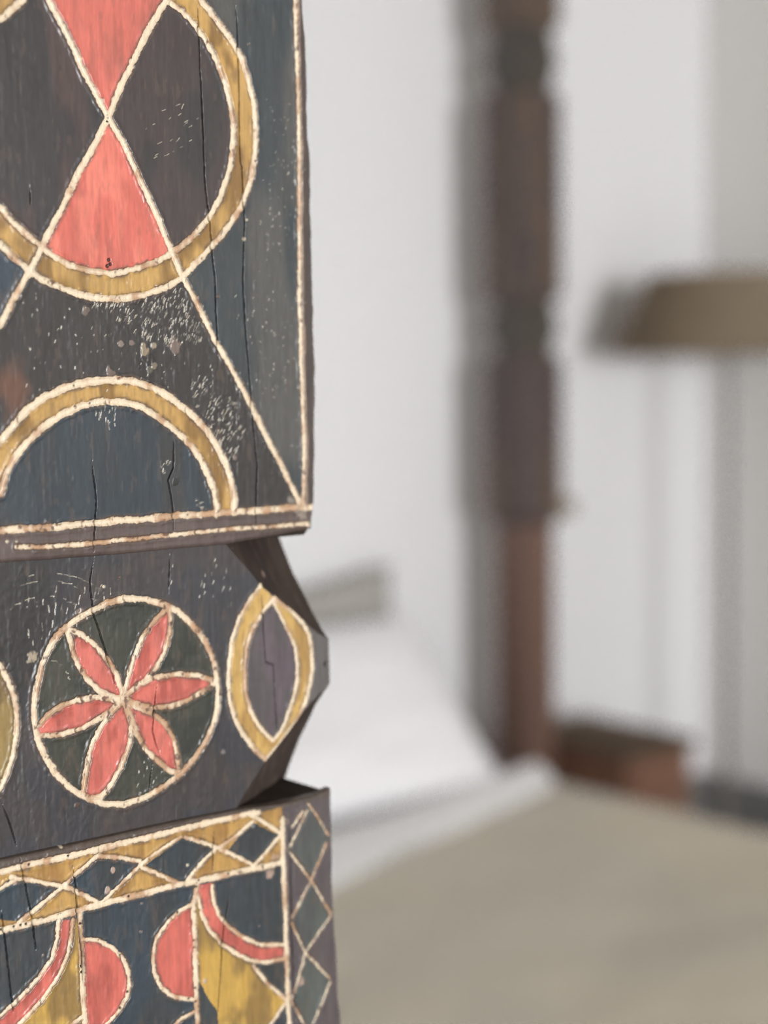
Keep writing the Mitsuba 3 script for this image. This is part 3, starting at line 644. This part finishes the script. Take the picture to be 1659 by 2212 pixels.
for sx in (BX0 + .035, BX1 - .035):
    for sy in (BY0 + .035, BY1 - .035):
        obj('leg', box(sx - .03, sx + .03, sy - .03, sy + .03, 0, .14, .004), 'm_bed_wood', bed, False)


def rounded_slab(x0, x1, y0, y1, z0, z1, r):
    hull = [Mf.sphere(r, 24).translate((x, y, z)) for x in (x0 + r, x1 - r) for y in (y0 + r, y1 - r) for z in (z0 + r, z1 - r)]
    return Mf.batch_hull(hull)


def cloth_fn(c, d, s):
    return lambda p, n, uv: mix(c, d, fbm(p.x * s, p.y * s, p.z * s))


scene['m_sheet'] = diffuse(proc(cloth_fn((.78, .78, .78), (.72, .72, .72), 6.0)))
tag(obj('mattress', rounded_slab(BX0 + .01, BX1 - .005, BY0 + .01, 2.335, .323, .572, .085), 'm_sheet', None, 40), 'mattress in a white fitted sheet, glimpsed in the gap under the pillow', 'mattress')


def cover_mesh(x0, x1, y0, head, top, low, r, seed, n=150, m=110, thick=.012):
    """A bedcover lying on the mattress with both sides and the foot hanging down; head(x) is the edge towards the pillows."""
    cx, w = (x0 + x1) / 2, (x1 - x0) / 2
    hang = top - low
    s = np.linspace(-1, 1, n)
    flat_, arc = w - r, r * math.pi / 2
    total = flat_ + arc + hang - r

    def bend(d):
        a = np.clip((np.abs(d) - flat_) / r, 0, math.pi / 2)
        over = np.maximum(np.abs(d) - flat_ - arc, 0)
        out = np.minimum(np.abs(d), flat_) + r * np.sin(a)
        return np.sign(d) * out, -r * (1 - np.cos(a)) - over

    px, pz = bend(s * total)
    ty = np.linspace(0, 1, m)
    V = []
    for q in ty:
        yy = y0 + (np.array([head(x) for x in cx + px]) - y0) * q
        V.append(np.stack([cx + px, yy, top + pz], 1))
    V = np.array(V)
    f = meshkit.fbm(V * np.array([2.2, 3.4, 1.5]) + seed, 3, seed) - .5
    g = meshkit.fbm(V * np.array([9, 9, 6.0]) + seed, 3, seed + 5) - .5
    up = (pz > -r * .5)[None]
    V[..., 2] += np.where(up, .030 * f + .008 * g, 0)
    V[..., 0] += np.where(up, 0, np.sign(px)[None] * (.012 + .03 * f + .012 * g))
    V[..., 2] = np.where(up, np.maximum(V[..., 2], top - r * .3), V[..., 2])
    g0 = V.reshape(-1, 3)
    idx = np.arange(m * n).reshape(m, n)
    a, b, c, d = idx[:-1, :-1].ravel(), idx[:-1, 1:].ravel(), idx[1:, 1:].ravel(), idx[1:, :-1].ravel()
    F = np.vstack([np.stack([a, b, c], 1), np.stack([a, c, d], 1)])
    _, _, nn = meshkit.arrays((g0, F), True)
    inner = g0 - nn * thick
    k = len(g0)
    loop = np.r_[idx[0], idx[1:, -1], idx[-1, -2::-1], idx[-2:0:-1, 0]]
    l2 = np.roll(loop, -1)
    side = np.vstack([np.stack([loop, loop + k, l2 + k], 1), np.stack([loop, l2 + k, l2], 1)])
    return trimesh.Trimesh(np.vstack([g0, inner]), np.vstack([F, F[:, ::-1] + k, side]), process=False)


scene['m_cover'] = diffuse(proc(lambda p, n, uv: mix(mix(lin(222, 214, 197), lin(208, 200, 184), fbm(p.x * 4, p.y * 7, 0.0)), lin(205, 201, 188), smoothstep(.45, .7, fbm(p.x * 3 + 9, p.y * 3, 2.0)) * .6)))
head = lambda x: 1.945 - np.clip(2.08 - x, 0, 2) * .27 - np.clip(x - 2.075, 0, 1) * .8
tag(obj('bedcover', cover_mesh(BX0 - .03, BX1 + .035, BY0 - .03, head, .602, .24, .105, 3), 'm_cover', None, 60), 'beige woven bedcover spread over the bed with rounded far corner', 'bedcover')


def pillow_mesh(w, h, t, n=44, seed=1, ear=.10):
    s = np.linspace(-1, 1, n)
    a, b = np.meshgrid(s, s)
    px = a * w / 2 * (1 - ear * (1 - np.abs(b) ** 2.2) * .5 * np.abs(a))
    py = b * h / 2 * (1 - ear * (1 - np.abs(a) ** 2.2) * .5 * np.abs(b))
    z = t / 2 * np.maximum((1 - a ** 2) * (1 - b ** 2), 0) ** .38
    nz = meshkit.fbm(np.stack([a * 2.2, b * 2.2, a * 0], -1), 3, seed) - .5
    z1 = z * (1 + .35 * nz)
    edge = np.zeros_like(a, bool)
    edge[[0, -1]], edge[:, [0, -1]] = True, True
    top = np.stack([px, py, np.where(edge, 0, z1 + .003)], -1).reshape(-1, 3)
    bot = np.stack([px, py, np.where(edge, 0, -z - .003)], -1).reshape(-1, 3)
    idx = np.arange(n * n).reshape(n, n)
    q, r_, c, d = idx[:-1, :-1].ravel(), idx[:-1, 1:].ravel(), idx[1:, 1:].ravel(), idx[1:, :-1].ravel()
    F = np.vstack([np.stack([q, r_, c], 1), np.stack([q, c, d], 1)])
    m = trimesh.Trimesh(np.vstack([top, bot]), np.vstack([F, F[:, ::-1] + n * n]))
    m.merge_vertices()
    return m


def lean(m, cx, y, z, tilt, roll=0.0, turn=0.0):
    """Stands a pillow (in its xy plane) up on its lower edge at y, z, tilted back by tilt degrees from upright."""
    m.apply_transform(trimesh.transformations.rotation_matrix(math.radians(roll), (0, 0, 1)))
    m.apply_translation((0, -m.bounds[0][1], 0))
    m.apply_transform(trimesh.transformations.rotation_matrix(math.radians(90 - tilt), (1, 0, 0)))
    m.apply_transform(trimesh.transformations.rotation_matrix(math.radians(turn), (0, 0, 1)))
    m.apply_translation((cx, y, z - m.bounds[0][2]))
    return m


def fold_mesh(x0, x1, n=90, m=16, thick=.018):
    """The top sheet turned back over the head edge of the bedcover: a band that rises a little towards the pillow."""
    V = []
    for a in np.linspace(x0, x1, n):
        y0, wd = head(a) + .004, np.interp(a, (x0, 1.45, x1), (.12, .11, .06))
        drop = max(0, a - (BX1 - .06)) ** 2 * 6
        for q in np.linspace(0, 1, m):
            V.append((a, y0 + wd * q, .598 + .034 * math.sin(q * 1.35) - .006 * max(0, .12 - q) / .12 - drop + .006 * (meshkit.noise(np.array([a * 9, q * 2, 0.5])) - .5)))
    V = np.array(V)
    idx = np.arange(n * m).reshape(n, m)
    a, b, c, d = idx[:-1, :-1].ravel(), idx[:-1, 1:].ravel(), idx[1:, 1:].ravel(), idx[1:, :-1].ravel()
    F = np.vstack([np.stack([a, c, b], 1), np.stack([a, d, c], 1)])
    k = len(V)
    loop = np.r_[idx[0], idx[1:, -1], idx[-1, -2::-1], idx[-2:0:-1, 0]]
    l2 = np.roll(loop, -1)
    side = np.vstack([np.stack([loop, l2, l2 + k], 1), np.stack([loop, l2 + k, loop + k], 1)])
    return trimesh.Trimesh(np.vstack([V, V - (0, 0, thick)]), np.vstack([F, F[:, ::-1] + k, side]), process=False)


tag(obj('top_sheet', fold_mesh(.45, 2.035), 'm_sheet', None, 60), 'white top sheet turned back over the edge of the beige bedcover', 'sheet')
scene['m_pillow'] = diffuse(proc(cloth_fn((.86, .86, .88), (.82, .82, .84), 5.0)))
scene['m_shade_cushion'] = diffuse(proc(cloth_fn(lin(172, 169, 163), lin(160, 157, 152), 8.0)))  # grey of a shade band, given to the added pad
tag(obj('pillow', lean(pillow_mesh(.80, .41, .17), 1.56, 1.985, .573, 44), 'm_pillow', None, 60), 'plump white pillow leaning back at the head of the bed', 'pillow')
tag(obj('shade_cushion', lean(pillow_mesh(.62, .335, .05, seed=4), 1.685, 2.315, .573, 3, 7), 'm_shade_cushion', None, 60), 'grey pad added for the band of shade above the white pillow', 'shade_cushion')  # added shape, its grey top edge stands for shade above the pillow

# ------------------------------------------------------------------ bedside table
scene['m_table_top'] = principled(proc(lambda p, n, uv: mix(lin(92, 76, 62), lin(80, 66, 54), fbm(p.x * 10, p.y * 40, 0.0))), 0.75, specular=0.15)
scene['m_table'] = principled(proc(lambda p, n, uv: mix(lin(136, 98, 80), lin(114, 84, 68), fbm(p.x * 12, p.y * 12, p.z * 40))), 0.5)
tb = thing('bedside_table', 'reddish brown wooden bedside table right of the bedpost', 'bedside table')
TX0, TX1, TY0, TY1, TZ = 2.29, 2.505, 1.99, 2.30, .605
obj('table_top', box(TX0, TX1, TY0, TY1, TZ - .022, TZ, .004), 'm_table_top', tb, False)
obj('cabinet', box(TX0 + .01, TX1 - .01, TY0 + .012, TY1 - .005, .12, TZ - .022, .003), 'm_table', tb, False)
dr_ = obj('drawer', box(TX0 + .022, TX1 - .022, TY0 + .002, TY0 + .0118, .40, TZ - .036, .002), 'm_table', tb, False)
kb = trimesh.creation.icosphere(2, .012)
kb.apply_translation(((TX0 + TX1) / 2, TY0 - .008, .48))
obj('knob', kb, 'm_peg', dr_)
for sx in (TX0 + .032, TX1 - .032):
    for sy in (TY0 + .034, TY1 - .028):
        obj('leg', box(sx - .02, sx + .02, sy - .02, sy + .02, 0, .12, .003), 'm_table', tb, False)

# ------------------------------------------------------------------ floor lamp
lp = thing('floor_lamp', 'floor lamp with taupe cone shade on a thin grey pole beside the table', 'lamp')
LX, LY = 2.746, 2.1
scene['m_lamp_metal'] = principled(lin(126, 124, 118), 0.4, metallic=0.3)
scene['m_shade'] = diffuse(proc(cloth_fn(lin(134, 121, 104), lin(124, 111, 95), 30.0)))
obj('base', lathe([(0, 0), (.13, 0), (.13, .012), (.02, .025), (.012, .04), (0, .04)], LX, LY), 'm_lamp_metal', lp)
obj('pole', lathe([(0, .03), (.0085, .03), (.0085, 1.44), (0, 1.44)], LX, LY, 20), 'm_lamp_metal', lp)
obj('shade', lathe([(.247, 1.395), (.172, 1.562), (.169, 1.562), (.244, 1.395), (.247, 1.395)], LX, LY, 64), 'm_shade', lp)
fit = lathe([(0, 1.44), (.02, 1.44), (.02, 1.47), (0, 1.47)], LX, LY, 20)
arms = []
for k in range(3):
    b = box(0, .172, -.002, .002, 1.546, 1.550)
    b.apply_transform(trimesh.transformations.rotation_matrix(k * 2.0944, (0, 0, 1)))
    b.apply_translation((LX, LY, 0))
    arms.append(b)
arms.append(lathe([(0, 1.47), (.006, 1.47), (.006, 1.555), (0, 1.555)], LX, LY, 12))
obj('shade_holder', trimesh.util.concatenate([fit] + arms), 'm_lamp_metal', lp, False)
